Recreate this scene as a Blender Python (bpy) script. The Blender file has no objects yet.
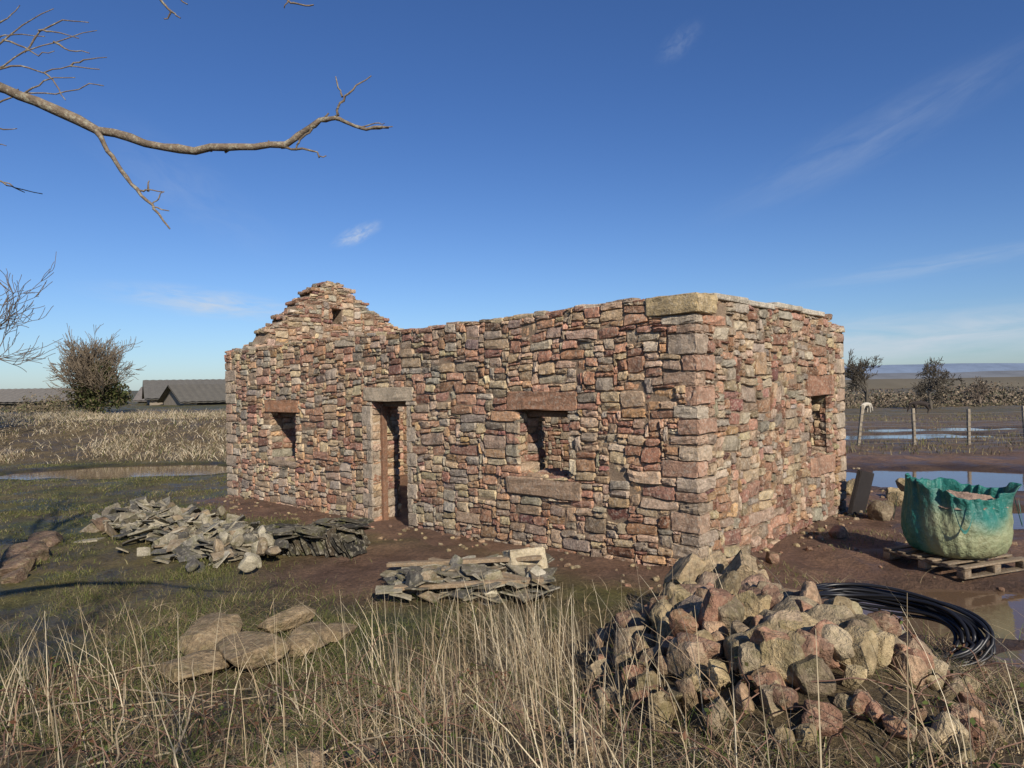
import bpy, bmesh, math, random
import numpy as np
from mathutils import Vector, Matrix, Euler
rng=np.random.default_rng(7); random.seed(7)
scene=bpy.context.scene
scene.view_settings.view_transform='Standard'; scene.view_settings.look='None'; scene.view_settings.exposure=0
# ---------------------------------------------------------------- helpers
def link(o,parent=None):
    scene.collection.objects.link(o)
    if parent: o.parent=parent
    return o
def empty(name):
    e=bpy.data.objects.new(name,None); scene.collection.objects.link(e); e.empty_display_size=.2; return e
class MB:
    def __init__(s): s.V=[];s.F=[];s.C=[];s.n=0
    def add(s,V,F,col=(.5,.5,.5)):
        V=np.asarray(V,float); F=np.asarray(F,int)
        s.V.append(V); s.F.append(F+s.n)
        c=np.ones((len(V),4)); c[:,:3]=col; s.C.append(c); s.n+=len(V)
    def build(s,name,mat,smooth=True,parent=None):
        me=bpy.data.meshes.new(name)
        V=np.concatenate(s.V); fs=[]
        for f in s.F: fs.extend(f.tolist())
        me.from_pydata(V.tolist(),[],fs)
        a=me.color_attributes.new('Col','FLOAT_COLOR','POINT')
        a.data.foreach_set('color',np.concatenate(s.C).astype(np.float32).ravel())
        if smooth: me.polygons.foreach_set('use_smooth',np.ones(len(me.polygons),bool))
        me.materials.append(mat); me.update()
        return link(bpy.data.objects.new(name,me),parent)
def hsh(i,j,s):
    h=(i*374761393+j*668265263+s*1442695041)&0xffffffff
    h=((h^(h>>13))*1274126177)&0xffffffff
    return ((h^(h>>16))&0xffff)/65535.0
def vn(x,y,s=0):
    x=np.asarray(x,float);y=np.asarray(y,float)
    i=np.floor(x).astype(np.int64);j=np.floor(y).astype(np.int64)
    fx=x-i;fy=y-j;fx=fx*fx*(3-2*fx);fy=fy*fy*(3-2*fy)
    return ((hsh(i,j,s)*(1-fx)+hsh(i+1,j,s)*fx)*(1-fy)+(hsh(i,j+1,s)*(1-fx)+hsh(i+1,j+1,s)*fx)*fy)*2-1
def fbm(x,y,s=0,o=4):
    r=0;a=1;t=0
    for k in range(o):
        r=r+a*vn(x*2**k,y*2**k,s+k*17);t+=a;a*=.5
    return r/t
def sm(t): t=np.clip(t,0,1); return t*t*(3-2*t)
_K=rng.normal(size=(14,3));_K/=np.linalg.norm(_K,axis=1)[:,None];_P=rng.uniform(0,6.28,14)
def sn(p,f):
    r=0
    for i in range(14): r=r+np.sin((p@_K[i])*f*(1+.35*i/3)+_P[i])/(1+.25*i)
    return r/4
# ---------------------------------------------------------------- materials
def nodes(name):
    m=bpy.data.materials.new(name); m.use_nodes=True
    nt=m.node_tree; return m,nt,nt.nodes['Principled BSDF']
def N(nt,t,**k):
    n=nt.nodes.new(t)
    for a,b in k.items(): setattr(n,a,b)
    return n
def noise(nt,vec,scale,detail=4,rough=.6):
    n=N(nt,'ShaderNodeTexNoise'); n.inputs['Scale'].default_value=scale; n.inputs['Detail'].default_value=detail; n.inputs['Roughness'].default_value=rough
    nt.links.new(vec,n.inputs['Vector']); return n.outputs['Fac']
def ramp(nt,fac,a,b,ca=(0,0,0,1),cb=(1,1,1,1)):
    r=N(nt,'ShaderNodeValToRGB'); r.color_ramp.elements[0].position=a; r.color_ramp.elements[1].position=b
    r.color_ramp.elements[0].color=ca; r.color_ramp.elements[1].color=cb
    nt.links.new(fac,r.inputs[0]); return r.outputs[0]
def mix(nt,fac,a,b,mode='MIX'):
    m=N(nt,'ShaderNodeMix',data_type='RGBA',blend_type=mode)
    if isinstance(fac,(int,float)): m.inputs[0].default_value=fac
    else: nt.links.new(fac,m.inputs[0])
    for s,v in ((6,a),(7,b)):
        if isinstance(v,tuple): m.inputs[s].default_value=v if len(v)==4 else (*v,1)
        else: nt.links.new(v,m.inputs[s])
    return m.outputs[2]
def mat_attr(name,var=.35,vs=6,lichen=0.,lcol=(.5,.47,.38),dark=0.,bump=.5,bs=60,rough=.9,moss=0.,lsc=22,spec=.2,bd=.01):
    m,nt,b=nodes(name); tc=N(nt,'ShaderNodeTexCoord').outputs['Object']
    at=N(nt,'ShaderNodeAttribute',attribute_name='Col').outputs['Color']
    c=at
    n1=noise(nt,tc,vs,4,.7)
    c=mix(nt,1.,c,ramp(nt,n1,.3,.7,(1-var,1-var,1-var,1),(1+var*.8,1+var*.8,1+var*.8,1)),'MULTIPLY')
    nb=noise(nt,tc,bs,4,.72) if bump>0 else None
    if bump>0: c=mix(nt,1.,c,ramp(nt,nb,.3,.72,(.66,.66,.66,1),(1.3,1.3,1.3,1)),'MULTIPLY')
    if dark>0:
        n=noise(nt,tc,3.1,4,.75); f=ramp(nt,n,.5,.66,(0,0,0,1),(dark,dark,dark,1)); c=mix(nt,f,c,(.07,.055,.042))
    if moss>0:
        n=noise(nt,tc,5.3,4,.75); f=ramp(nt,n,.5,.62,(0,0,0,1),(moss,moss,moss,1)); c=mix(nt,f,c,(.12,.12,.035))
    if lichen>0:
        n=noise(nt,tc,lsc,3,.75); f=ramp(nt,n,.53,.62,(0,0,0,1),(lichen,lichen,lichen,1)); c=mix(nt,f,c,lcol)
    nt.links.new(c,b.inputs['Base Color']); b.inputs['Roughness'].default_value=rough; b.inputs['Specular IOR Level'].default_value=spec
    if bump>0:
        bp=N(nt,'ShaderNodeBump'); bp.inputs['Strength'].default_value=bump; bp.inputs['Distance'].default_value=bd
        nt.links.new(nb,bp.inputs['Height']); nt.links.new(bp.outputs[0],b.inputs['Normal'])
    return m
M_stone=mat_attr('sandstone',.34,9,.45,(.60,.52,.40),.38,1.,34,.93,bd=.024)
M_quoin=mat_attr('dressed_sandstone',.30,7,.45,(.58,.50,.39),.42,1.,34,.93,bd=.022)
M_core=mat_attr('wall_mortar',.3,7,.0,(.5,.5,.5),.4,1.,45,.95,bd=.02)
M_boulder=mat_attr('boulder_stone',.42,7,.3,(.47,.40,.26),.5,1.,24,.95,moss=.3,bd=.035)
M_slate=mat_attr('old_slate',.35,7,.45,(.42,.38,.29),.5,.6,50,.8,moss=.4,lsc=16)
M_wood=mat_attr('weathered_wood',.3,9,.2,(.4,.4,.33),.3,.6,60,.85)
M_bark=mat_attr('bark',.3,20,.5,(.40,.40,.30),.4,.8,60,.9,lsc=40)
M_twig=mat_attr('twigs',.2,3,0,bump=0)
M_plain=mat_attr('plain_attr',.15,3,0,bump=.3)
M_hill=mat_attr('far_land',.2,.01,0,bump=0)
def leafmat(name):
    m,nt,b=nodes(name); at=N(nt,'ShaderNodeAttribute',attribute_name='Col').outputs['Color']
    nt.links.new(at,b.inputs['Base Color']); b.inputs['Roughness'].default_value=.8; b.inputs['Specular IOR Level'].default_value=.15
    return m
M_grass=leafmat('grass_blades'); M_leaf=leafmat('leaves')
m,nt,b=nodes('ground_earth'); M_ground=m
tc=N(nt,'ShaderNodeTexCoord').outputs['Object']; at=N(nt,'ShaderNodeAttribute',attribute_name='Col').outputs['Color']
c=mix(nt,1.,at,ramp(nt,noise(nt,tc,2.2,7,.7),.3,.7,(.5,.5,.5,1),(1.45,1.45,1.45,1)),'MULTIPLY')
n26=noise(nt,tc,20,6,.75)
c=mix(nt,1.,c,ramp(nt,n26,.3,.72,(.5,.5,.5,1),(1.5,1.45,1.35,1)),'MULTIPLY')
nt.links.new(c,b.inputs['Base Color']); b.inputs['Specular IOR Level'].default_value=.35
nt.links.new(ramp(nt,noise(nt,tc,1.1,4,.6),.42,.58,(.42,.42,.42,1),(.9,.9,.9,1)),b.inputs['Roughness'])
bp=N(nt,'ShaderNodeBump'); bp.inputs['Strength'].default_value=1.; bp.inputs['Distance'].default_value=.06
nt.links.new(n26,bp.inputs['Height']); nt.links.new(bp.outputs[0],b.inputs['Normal'])
m,nt,b=nodes('muddy_water'); M_water=m
b.inputs['Base Color'].default_value=(.14,.09,.055,1); b.inputs['Roughness'].default_value=.03; b.inputs['IOR'].default_value=1.33; b.inputs['Specular IOR Level'].default_value=.8
tc=N(nt,'ShaderNodeTexCoord').outputs['Object']
bp=N(nt,'ShaderNodeBump'); bp.inputs['Strength'].default_value=.08; bp.inputs['Distance'].default_value=.02
nt.links.new(noise(nt,tc,9,3,.5),bp.inputs['Height']); nt.links.new(bp.outputs[0],b.inputs['Normal'])
m,nt,b=nodes('black_plastic_pipe'); M_pipe=m
b.inputs['Base Color'].default_value=(.012,.012,.014,1); b.inputs['Roughness'].default_value=.38
m,nt,b=nodes('galvanised_wire'); M_wire=m
b.inputs['Base Color'].default_value=(.16,.15,.14,1); b.inputs['Roughness'].default_value=.6
m,nt,b=nodes('woven_bag'); M_bag=m
tc=N(nt,'ShaderNodeTexCoord').outputs['Object']; at=N(nt,'ShaderNodeAttribute',attribute_name='Col').outputs['Color']
c=mix(nt,1.,at,ramp(nt,noise(nt,tc,6,6,.7),.3,.7,(.65,.65,.65,1),(1.25,1.25,1.25,1)),'MULTIPLY')
c=mix(nt,ramp(nt,noise(nt,tc,3,6,.7),.5,.7,(0,0,0,1),(.5,.5,.5,1)),c,(.16,.11,.07))
nt.links.new(c,b.inputs['Base Color']); b.inputs['Roughness'].default_value=.5
bp=N(nt,'ShaderNodeBump'); bp.inputs['Strength'].default_value=1.; bp.inputs['Distance'].default_value=.06
nt.links.new(noise(nt,tc,7,5,.6),bp.inputs['Height']); nt.links.new(bp.outputs[0],b.inputs['Normal'])
# ---------------------------------------------------------------- layout
Cn=np.array([2.14,8.22]); A=np.array([-.7385,.6743]); B=np.array([.6743,.7385]); LA=11.7; LB=5.2; TH=.6
SH=.015
puddles=[(9.8,16.0,2.8,2.0,.22),(4.5,6.95,1.15,.78,.17),(-11.6,21.7,3.9,1.6,.30),(15.5,29,4.5,1.8,.3),(8.0,11.3,1.4,.8,.17),(21,34,5,1.6,.3),(4.7,5.6,.8,.4,.12)]
def mound(x,y):
    d=((x-1.6)/1.15)**2+((y-5.0)/1.9)**2
    return .56*np.clip(1-d,0,1)**.8
def terr0(x,y):
    x=np.asarray(x,float);y=np.asarray(y,float)
    z=-.02*np.clip(2-x,0,9)
    z=z+.6*sm((5.9-y)/3.4)*(1-.35*sm((x-2.2)/2))
    z=z+1.15*sm((-7.5-x)/3)*sm((y-24)/8)
    r=sm((x-2)/8)
    z=z-.026*np.clip(y-24,0,58)*r-6.5*r*sm((y-86)/70)
    z=z+.8*mound(x,y)
    return z
def pd(x,y,p):
    cx,cy,rx,ry,dp=p
    return ((x-cx)/rx)**2+((y-cy)/ry)**2+.6*fbm(x*1.1,y*1.1,31)
def terr(x,y):
    x=np.asarray(x,float);y=np.asarray(y,float)
    z=terr0(x,y)
    near=np.exp(-((y-8)/60)**2)
    flat=1
    for p in puddles: flat=flat*(1-.8*sm((2.2-pd(x,y,p))/1.2))
    z=z+(.06*fbm(x*.5,y*.5,3)+.04*fbm(x*2,y*2,9)+.02*fbm(x*7,y*7,5,3))*near*flat
    z=z+.04*fbm(x*2.2,y*.8,77)*sm((x-2.8)/1)*near*flat
    z=z+.12*fbm(x*.35,y*.35,78)*sm((y-24)/5)*sm((-6-x)/3)*near
    z=z+2.*fbm(x/60,y/60,21)*sm((y-120)/200)
    for p in puddles: z=z-p[4]*sm(1.35-pd(x,y,p))
    return z
def tz(x,y): return float(terr(x,y))
def axis(lo,hi,a,b,st,g):
    r=[*np.arange(a,b,st)]
    s=st;v=a;L=[]
    while v>lo: s*=g; v-=s; L.append(v)
    s=st;v=r[-1];R=[]
    while v<hi: s*=g; v+=s; R.append(v)
    return np.array(L[::-1]+r+R)
gx=axis(-4000,4000,-6,7,.085,1.05); gy=axis(-60,5000,2.2,12,.085,1.045)
X,Y=np.meshgrid(gx,gy); Z=terr(X,Y)
nx,ny=len(gx),len(gy)
idx=np.arange(nx*ny).reshape(ny,nx)
F=np.stack([idx[:-1,:-1],idx[:-1,1:],idx[1:,1:],idx[1:,:-1]],-1).reshape(-1,4)
def zone(x,y):
    s=(x-Cn[0])*A[0]+(y-Cn[1])*A[1]; t=(x-Cn[0])*B[0]+(y-Cn[1])*B[1]
    n=.9*fbm(x*.6,y*.6,41)+.5*fbm(x*2,y*2,45)
    inside=sm((s+.6)/.6)*sm((LA+.3-s)/.6)*sm((t+1.3+n*.9)/.7)*sm((LB+.5-t)/.5)
    mudR=sm((x-1.9+n*.5)/.8)*sm((23-y+n)/3)*sm((y-4.1+n*.4)/.8)
    path=np.exp(-(((x+1.6)/1.7)**2+((y-9.0)/1.7)**2)**2)
    mud=np.clip(np.maximum(np.maximum(inside,mudR),path),0,1)
    straw=sm((7.4-y+n*1.2)/1.6)*(1-.75*sm((-1.6-x)/2)*sm((y-3.5)/1.5))
    bank=sm((-7-x)/2)*sm((y-23.6+n*.6)/1.5)*sm((48-y)/5)
    straw=np.maximum(straw,bank)
    return mud,straw
md,stw=zone(X,Y)
pn=fbm(X*.35,Y*.35,51);pn2=fbm(X*1.7,Y*1.7,55)
green=np.stack([.110+.05*pn+.04*pn2,.104+.02*pn+.02*pn2,.036+0*pn],-1)
bare=sm((fbm(X*.8,Y*.8,57)+.15)/.4)[...,None]*.7
green=green*(1-bare)+np.array([.15,.115,.065])*bare
fieldc=np.stack([.15+.06*pn,.115+.02*pn,.055+0*pn],-1)
wr=(sm((X-1)/5)*sm((Y-20)/4))[...,None]
green=green*(1-wr)+fieldc*wr
nearfield=(sm((X-4)/3)*sm((Y-20)/3)*sm((60-Y)/12)*np.clip(.85+.4*pn2,0,1))[...,None]
green=green*(1-nearfield)+np.array([.18,.12,.075])*nearfield
strawc=np.stack([.14+.05*pn2,.105+.035*pn2,.055+.02*pn2],-1)
mudc=np.stack([.180+.07*pn+.04*pn2,.108+.04*pn+.025*pn2,.072+.025*pn+.01*pn2],-1)
col=green*(1-stw[...,None])+strawc*stw[...,None]
col=col*(1-md[...,None])+mudc*md[...,None]
for p in puddles:
    w=sm((2.3-pd(X,Y,p))/1.2)[...,None]; col=col*(1-.5*w)
g=MB(); g.add(np.stack([X,Y,Z],-1).reshape(-1,3),F,np.clip(col,0.01,1).reshape(-1,3)); g.build('ground',M_ground)
for k,p in enumerate(puddles):
    cx,cy,rx,ry,dp=p
    th=np.linspace(0,2*np.pi,40,endpoint=False)
    zb=float(terr0(cx,cy))-dp*(.38 if k!=2 else .2)
    V=[(cx,cy,zb)]+[(cx+1.35*rx*math.cos(a),cy+1.35*ry*math.sin(a),zb) for a in th]
    w=MB();w.add(V,[(0,1+i,1+(i+1)%40) for i in range(40)]);w.build('puddle_water',M_water,False)
# ---------------------------------------------------------------- stone generators
pal=np.array([(.48,.265,.175),(.52,.37,.235),(.43,.36,.27),(.59,.46,.28),(.32,.17,.115),(.56,.40,.28),(.50,.29,.175),(.53,.43,.31),(.36,.27,.19),(.57,.36,.19)])
pw=np.array([.17,.15,.12,.10,.09,.11,.12,.07,.05,.02]);pw/=pw.sum()
def scol(k=1.):
    return np.clip(pal[rng.choice(len(pal),p=pw)]*rng.uniform(.62,1.15)*k+rng.normal(0,.008,3),.03,.8)
ga=np.array([-1,-.90,-.45,0,.45,.90,1]); gb=np.array([-1,-.84,-.3,.3,.84,1])
GA,GB=np.meshgrid(ga,gb); GA=GA.ravel();GB=GB.ravel()
gi=np.arange(42).reshape(6,7); GF=np.stack([gi[:-1,:-1],gi[:-1,1:],gi[1:,1:],gi[1:,:-1]],-1).reshape(-1,4)
ring=(np.abs(GA)==1)|(np.abs(GB)==1); corner=(np.abs(GA)==1)&(np.abs(GB)==1)
ring2=(~ring)&((np.abs(GA)>.8)|(np.abs(GB)>.7)); c2=(np.abs(GA)==.90)&(np.abs(GB)==.84)
def panel(mb,O,U,V,Nn,Lu,Hf,holes,seed,cu=.05,cv=.033,zf=lambda u:0*u,colk=1.,rough=1.,tint=None):
    U=np.array(U,float);V=np.array(V,float);Nn=np.array(Nn,float);O=np.array(O,float)
    nu=max(1,int(round(Lu/cu)));cu=Lu/nu
    us=(np.arange(nu)+.5)*cu; H=np.array([Hf(u) for u in us]); nv=int(math.ceil(H.max()/cv))
    occ=np.zeros((nu,nv),bool)
    vs=(np.arange(nv)+.5)*cv
    occ|=vs[None,:]>H[:,None]
    for (a,b_,c_,d_) in holes: occ|=((us[:,None]>a)&(us[:,None]<b_)&(vs[None,:]>c_)&(vs[None,:]<d_))
    flip=np.dot(np.cross(U,V),Nn)<0
    FF=GF[:,::-1] if flip else GF
    for j in range(nv):
        i=0
        while i<nu:
            if occ[i,j]: i+=1; continue
            big=vn(i*cu*.8+seed,j*cv*1.2,5)
            h=int(rng.choice([1,2,3,4,5,6],p=[.07,.22,.29,.24,.12,.06]))
            if big>.3 and rng.random()<.4: h+=1
            w=int(round(h*cv*rng.triangular(1.,2.,4.8)/cu)); w=max(2,min(w,12))
            if h==1: w=max(w,4)
            run=0
            while run<w+1 and i+run<nu and not occ[i+run,j]: run+=1
            if run<=w or run==w+1 and rng.random()<.5: w=min(run,w+1)
            w=max(1,min(w,run))
            hh=1
            while hh<h and j+hh<nv and not occ[i:i+w,j+hh].any(): hh+=1
            occ[i:i+w,j:j+hh]=True
            u0,u1,v0,v1=i*cu,(i+w)*cu,j*cv,(j+hh)*cv
            gp=rng.uniform(.001,.007)
            a=GA.copy();b=GB.copy()
            k=np.where(corner,rng.uniform(.74,.98,42),1)
            a=a*k;b=b*k
            k=np.where(c2,.94,1);a=a*k;b=b*k
            sk=rng.uniform(-.20,.20,2)
            hu=(u1-u0)/2-gp;hv=(v1-v0)/2-gp
            u=(u0+u1)/2+(a+sk[0]*b*min(1,hv/hu))*hu+rng.normal(0,.0045,42)*rough
            v=(v0+v1)/2+(b+sk[1]*a*min(1,hv/hu)*.8)*hv+rng.normal(0,.004,42)*rough
            wu=.020*vn(u*2.2+seed,v*2.2,3)+.012*vn(u*6+seed,v*6,4); wv=.022*vn(u*1.6+seed,v*2,8)+.014*vn(u*5+seed,v*7,9)
            e=np.clip(np.minimum(u,Lu-u)/.15,0,1)
            u=u+wu*e;v=v+wv
            pr=rng.uniform(.0,.028)*rough; tl=rng.normal(0,.009,2)*rough
            if rng.random()<.12: pr-=.02
            dd=pr+tl[0]*a+tl[1]*b+rng.normal(0,.005,42)*rough
            dd=np.where(ring,-.042,np.where(ring2,dd-.007+rng.normal(0,.003,42),dd))
            P=O[None]+u[:,None]*U+v[:,None]*V+dd[:,None]*Nn
            P[:,2]+=zf(u)
            cc=scol(colk)
            if tint is not None: cc=cc*tint(((u0+u1)/2),(v0+v1)/2)
            mb.add(P,FF,cc); i+=w
def cubegrid(g):
    n=len(g);d={};V=[];Fs=[]
    def vid(p):
        if p not in d: d[p]=len(V);V.append(p)
        return d[p]
    for ax in range(3):
        for sg in (-1,1):
            for i in range(n-1):
                for j in range(n-1):
                    q=[]
                    for (a,b_) in ((i,j),(i+1,j),(i+1,j+1),(i,j+1)):
                        p=[0,0,0];p[ax]=sg;p[(ax+1)%3]=g[a];p[(ax+2)%3]=g[b_];q.append(vid(tuple(p)))
                    Fs.append(q if sg>0 else q[::-1])
    return np.array(V,float),np.array(Fs)
CG,CF=cubegrid([-1,-.9,-.45,0,.45,.9,1])
def sbox(mb,c,ax,half,col,r=.02,nz=.006,seed=None):
    half=np.array(half,float); r=min(r,half.min()*.7)
    p=CG*half; q=np.clip(p,-(half-r),half-r); d=p-q; L=np.linalg.norm(d,axis=1,keepdims=True); 
    pos=q+np.where(L>1e-6,d/np.maximum(L,1e-6)*r,0)
    o=rng.uniform(-50,50,3)
    pos=pos+CG/np.linalg.norm(CG,axis=1,keepdims=True)*(sn(pos+o,9)*nz)[:,None]+rng.normal(0,nz*.3,pos.shape)
    M=np.array(ax,float)
    mb.add(pos@M+np.array(c,float),CF,col)
bm=bmesh.new(); bmesh.ops.create_icosphere(bm,subdivisions=4,radius=1); ICV=np.array([v.co[:] for v in bm.verts]); ICF=np.array([[v.index for v in f.verts] for f in bm.faces]); bm.free()
bm=bmesh.new(); bmesh.ops.create_icosphere(bm,subdivisions=2,radius=1); IC2V=np.array([v.co[:] for v in bm.verts]); IC2F=np.array([[v.index for v in f.verts] for f in bm.faces]); bm.free()
def rotm(e): return np.array(Euler(e).to_matrix())
def boulder(mb,c,size,col,rot=None,planes=13):
    small=max(size)<.07
    v=(IC2V if small else ICV).copy(); FFc=IC2F if small else ICF
    box=rng.uniform(.56,.82,3)
    R0=rotm(rng.uniform(-.3,.3,3))
    sf=rng.uniform(.78,.98)
    def cut(n,d):
        nonlocal v
        ex=np.maximum(0,v@n-d); v=v-(ex*sf)[:,None]*n
    for ax in range(3):
        for sg in (-1,1):
            n=R0[ax]*sg+rng.normal(0,.2,3); n/=np.linalg.norm(n); cut(n,box[ax]*rng.uniform(.85,1.1))
    for _ in range(planes-6):
        n=rng.normal(size=3);n/=np.linalg.norm(n); cut(n,rng.uniform(.64,.86))
    v*=1.25
    o=rng.uniform(-50,50,3); v*=(1+.05*sn(v+o,3.2)+.032*sn(v+o,8)+.018*sn(v+o,20))[:,None]
    v=v*np.array(size)
    R=rotm(rot if rot is not None else rng.uniform(0,6.28,3))
    mb.add(v@R.T+np.array(c),FFc,col)
A3=np.array([*A,0.]);B3=np.array([*B,0.]);Z3=np.array([0,0,1.]);C3=np.array([*Cn,0.])
def W(s,t,z): return C3+A3*s+B3*t+Z3*z
zfA=lambda s:-SH*s
# ---------------------------------------------------------------- cottage
cot=empty('ruined_stone_cottage')
H0=3.24
def Hfront(s): return H0+.01+.015*math.sin(s*1.7)+.012*math.sin(s*5.1)
def Hright(t): return H0-.0+.015*math.sin(t*3)-(.15 if t>4.55 else 0)
def Hback(s): return 3.1+.06*math.sin(s*2.3)
gp_t=[0,.5,.75,.8,1.3,1.7,1.95,2.5,3.0,3.2,3.65,4.2,4.7,5.2]
gp_z=[3.2,3.38,3.6,3.75,4.12,4.52,4.75,5.02,4.88,4.66,4.40,4.12,3.82,3.3]
def Hgab(t): return float(np.interp(t,gp_t,gp_z))+.035*math.sin(t*17)
win1=(1.90,2.82,1.00,1.90); door=(5.27,6.23,-.3,2.07); win2=(8.77,9.75,.93,1.88); wr1=(3.62,4.42,1.05,1.97)
def core(name,O,U,Nin,L,Hf,holes,shear,ext=0):
    mb=MB(); ins=.020; O=np.array(O)
    us=sorted(set([0,L]+[h[0]-ins for h in holes]+[h[1]+ins for h in holes]+list(np.arange(.25,L,.25))))
    for a,b_ in zip(us[:-1],us[1:]):
        m=(a+b_)/2; iv=[]; z=-.6
        for h in holes:
            if h[0]-ins<m<h[1]+ins: iv.append((z,h[2]-ins,0));z=h[3]+ins
        iv.append((z,None,1))
        for z0,z1,top in iv:
            if not top and z1<=z0: continue
            ta=(Hf(max(a,.01))-.06) if top else z1; tb=(Hf(min(b_,L-.01))-.06) if top else z1
            P=[]
            for u,zt in ((a,ta),(b_,tb)):
                for zz in (z0,zt):
                    for d in (ins,TH-ins):
                        p=O+U*u+Nin*d; P.append((p[0],p[1],zz+shear(u)))
            mb.add(P,[(0,1,3,2),(4,6,7,5),(0,2,6,4),(1,5,7,3),(2,3,7,6),(0,4,5,1)],(.30,.22,.15))
    return mb.build(name,M_core,False,cot)
zB=lambda u:0*u
zLA=lambda u:-SH*LA+0*u
core('front_wall_core',W(0.03,0,0),A3,B3,LA-.06,Hfront,[(a-.03,b-.03,c,d) for a,b,c,d in (win1,door,win2)],zfA)
core('end_wall_core',W(0,TH-.03,0),B3,A3,LB-2*TH+.06,lambda t:Hright(t+TH),[(wr1[0]-TH+.03,wr1[1]-TH+.03,wr1[2],wr1[3])],zB)
backwin=(6.2,7.2,1.0,2.0)
core('back_wall_core',W(0.03,LB,0),A3,-B3,LA-.06,Hback,[backwin],zfA)
gwin=(2.45,2.75,3.97,4.37)
core('gable_wall_core',W(LA,TH-.03,0),B3,-A3,LB-2*TH+.06,lambda t:Hgab(t+TH),[(gwin[0]-TH,gwin[1]-TH,gwin[2],gwin[3])],zLA)
qm=MB(); hF=[];hR=[]
z=-.25;k=0
qc=[(.49,.38,.28),(.47,.32,.22),(.51,.42,.31),(.46,.28,.19),(.52,.40,.28)]
while z<3.0:
    h=rng.uniform(.10,.26)
    if z+h>3.0: h=3.03-z
    la,lb=(rng.uniform(.30,.5),rng.uniform(.18,.3)) if k%2==0 else (rng.uniform(.16,.3),rng.uniform(.30,.5))
    cc=np.array(qc[rng.integers(5)])*rng.uniform(.7,1.06)
    e=rng.uniform(.0,.022)
    an=rng.normal(0,.02,3); R=rotm(an); ax=np.array([A3,B3,Z3])@R.T
    sbox(qm,W((la-e)/2,(lb-e)/2,z+h/2),ax,((la+e)/2-.003,(lb+e)/2-.003,h/2-.004),cc,.03,.018)
    hF.append((-1,la,z,z+h));hR.append((-1,lb,z,z+h)); z+=h;k+=1
sbox(qm,W(.31,.20,3.16),(A3,B3,Z3),(.36,.24,.115),(.50,.38,.21),.035,.02); hF.append((-1,.67,3.02,4));hR.append((-1,.45,3.02,4))
z=-.3;k=0
while z<2.95:
    h=rng.uniform(.14,.28); la=.42 if k%2 else .24
    sbox(qm,W(.15,LB-la/2+.01,z+h/2),(A3,B3,Z3),(.16,la/2,h/2-.006),np.array(qc[rng.integers(5)])*rng.uniform(.8,1.1),.03,.012)
    hR.append((LB-la,LB+1,z,z+h))
    l2=.5 if k%2==0 else .28
    sbox(qm,W(LA-l2/2+.01,.15,z+h/2-SH*LA),(A3,B3,Z3),(l2/2,.16,h/2-.006),np.array(qc[rng.integers(5)])*rng.uniform(.85,1.15),.03,.012)
    hF.append((LA-l2,LA+1,z,z+h)); z+=h;k+=1
def dressed(s0,s1,z0,z1,axis_,depth=.3,colr=(.38,.22,.16),out=.02,off=0.):
    m=(s0+s1)/2; colr=np.array(colr)*1.1
    if axis_=='A': sbox(qm,W(m,depth/2-out+off,(z0+z1)/2-SH*m),(A3,B3,Z3),((s1-s0)/2,depth/2,(z1-z0)/2),colr,.022,.014); hF.append((s0,s1,z0,z1))
    else: sbox(qm,W(depth/2-out+off,m,(z0+z1)/2),(A3,B3,Z3),(depth/2,(s1-s0)/2,(z1-z0)/2),colr,.022,.014); hR.append((s0,s1,z0,z1))
dressed(1.74,3.0,1.91,2.18,'A',.62,(.37,.205,.125)); dressed(1.68,3.02,.72,.965,'A',.40,(.38,.26,.17),.045)
dressed(5.1,6.45,2.08,2.32,'A',.62,(.50,.40,.28)); dressed(8.62,9.95,1.89,2.14,'A',.62,(.43,.22,.12)); dressed(8.7,9.85,.80,.91,'A',.35,(.35,.26,.18),.03)
dressed(3.45,4.66,1.98,2.30,'B',.62,(.32,.17,.105)); dressed(3.5,4.6,.74,1.03,'B',.35,(.38,.22,.14),.03)
z=-.15;k=0
while z<2.06:
    h=min(rng.uniform(.16,.36),2.07-z)
    wL=.14 if k%2 else .28; wR=.12 if k%2==0 else .24
    for (a,b_) in ((door[0]-wR,door[0]),(door[1],door[1]+wL)):
        m=(a+b_)/2; sbox(qm,W(m,.13,z+h/2-SH*m),(A3,B3,Z3),((b_-a)/2-.003,.15,h/2-.004),np.array([.52,.42,.31])*rng.uniform(.75,1.08),.018,.012)
        hF.append((a,b_,z,z+h))
    z+=h;k+=1
dressed(1.62,1.95,2.32,2.62,'B',.2,(.44,.29,.17),.02); dressed(1.3,2.1,.35,.5,'B',.2,(.4,.28,.2),.02); dressed(7.6,8.1,1.0,1.15,'A',.2,(.38,.21,.14)); dressed(3.6,4.1,.2,.36,'A',.2,(.42,.3,.2)); dressed(2.6,3.1,1.4,1.52,'B',.2,(.4,.24,.16))
qm.build('dressed_stones',M_quoin,False,cot)
tm=MB()
for (a,b_,c,d) in (win1,win2,door):
    m=(a+b_)/2
    for dd in (.30,.47): sbox(tm,W(m,dd,d-.05-SH*m),(A3,B3,Z3),((b_-a)/2+.0,.07,.04),(.20,.13,.085),.008,.003)
sbox(tm,W(door[1]-.04,.22,.95-SH*6.2),(A3,B3,Z3),(.035,.05,1.05),(.24,.13,.08),.006,.002)
sbox(tm,W(door[0]+.04,.30,.95-SH*5.3),(A3,B3,Z3),(.035,.05,1.05),(.24,.13,.08),.006,.002)
tm.build('timber_lintels_and_frame',M_wood,False,cot)
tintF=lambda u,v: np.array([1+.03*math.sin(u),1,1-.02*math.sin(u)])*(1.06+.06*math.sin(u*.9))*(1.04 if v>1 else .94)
wm=MB()
hb=lambda f:(lambda u:f(u)+.3)
sh03=lambda o:o-np.array([0,0,.3])
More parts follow.
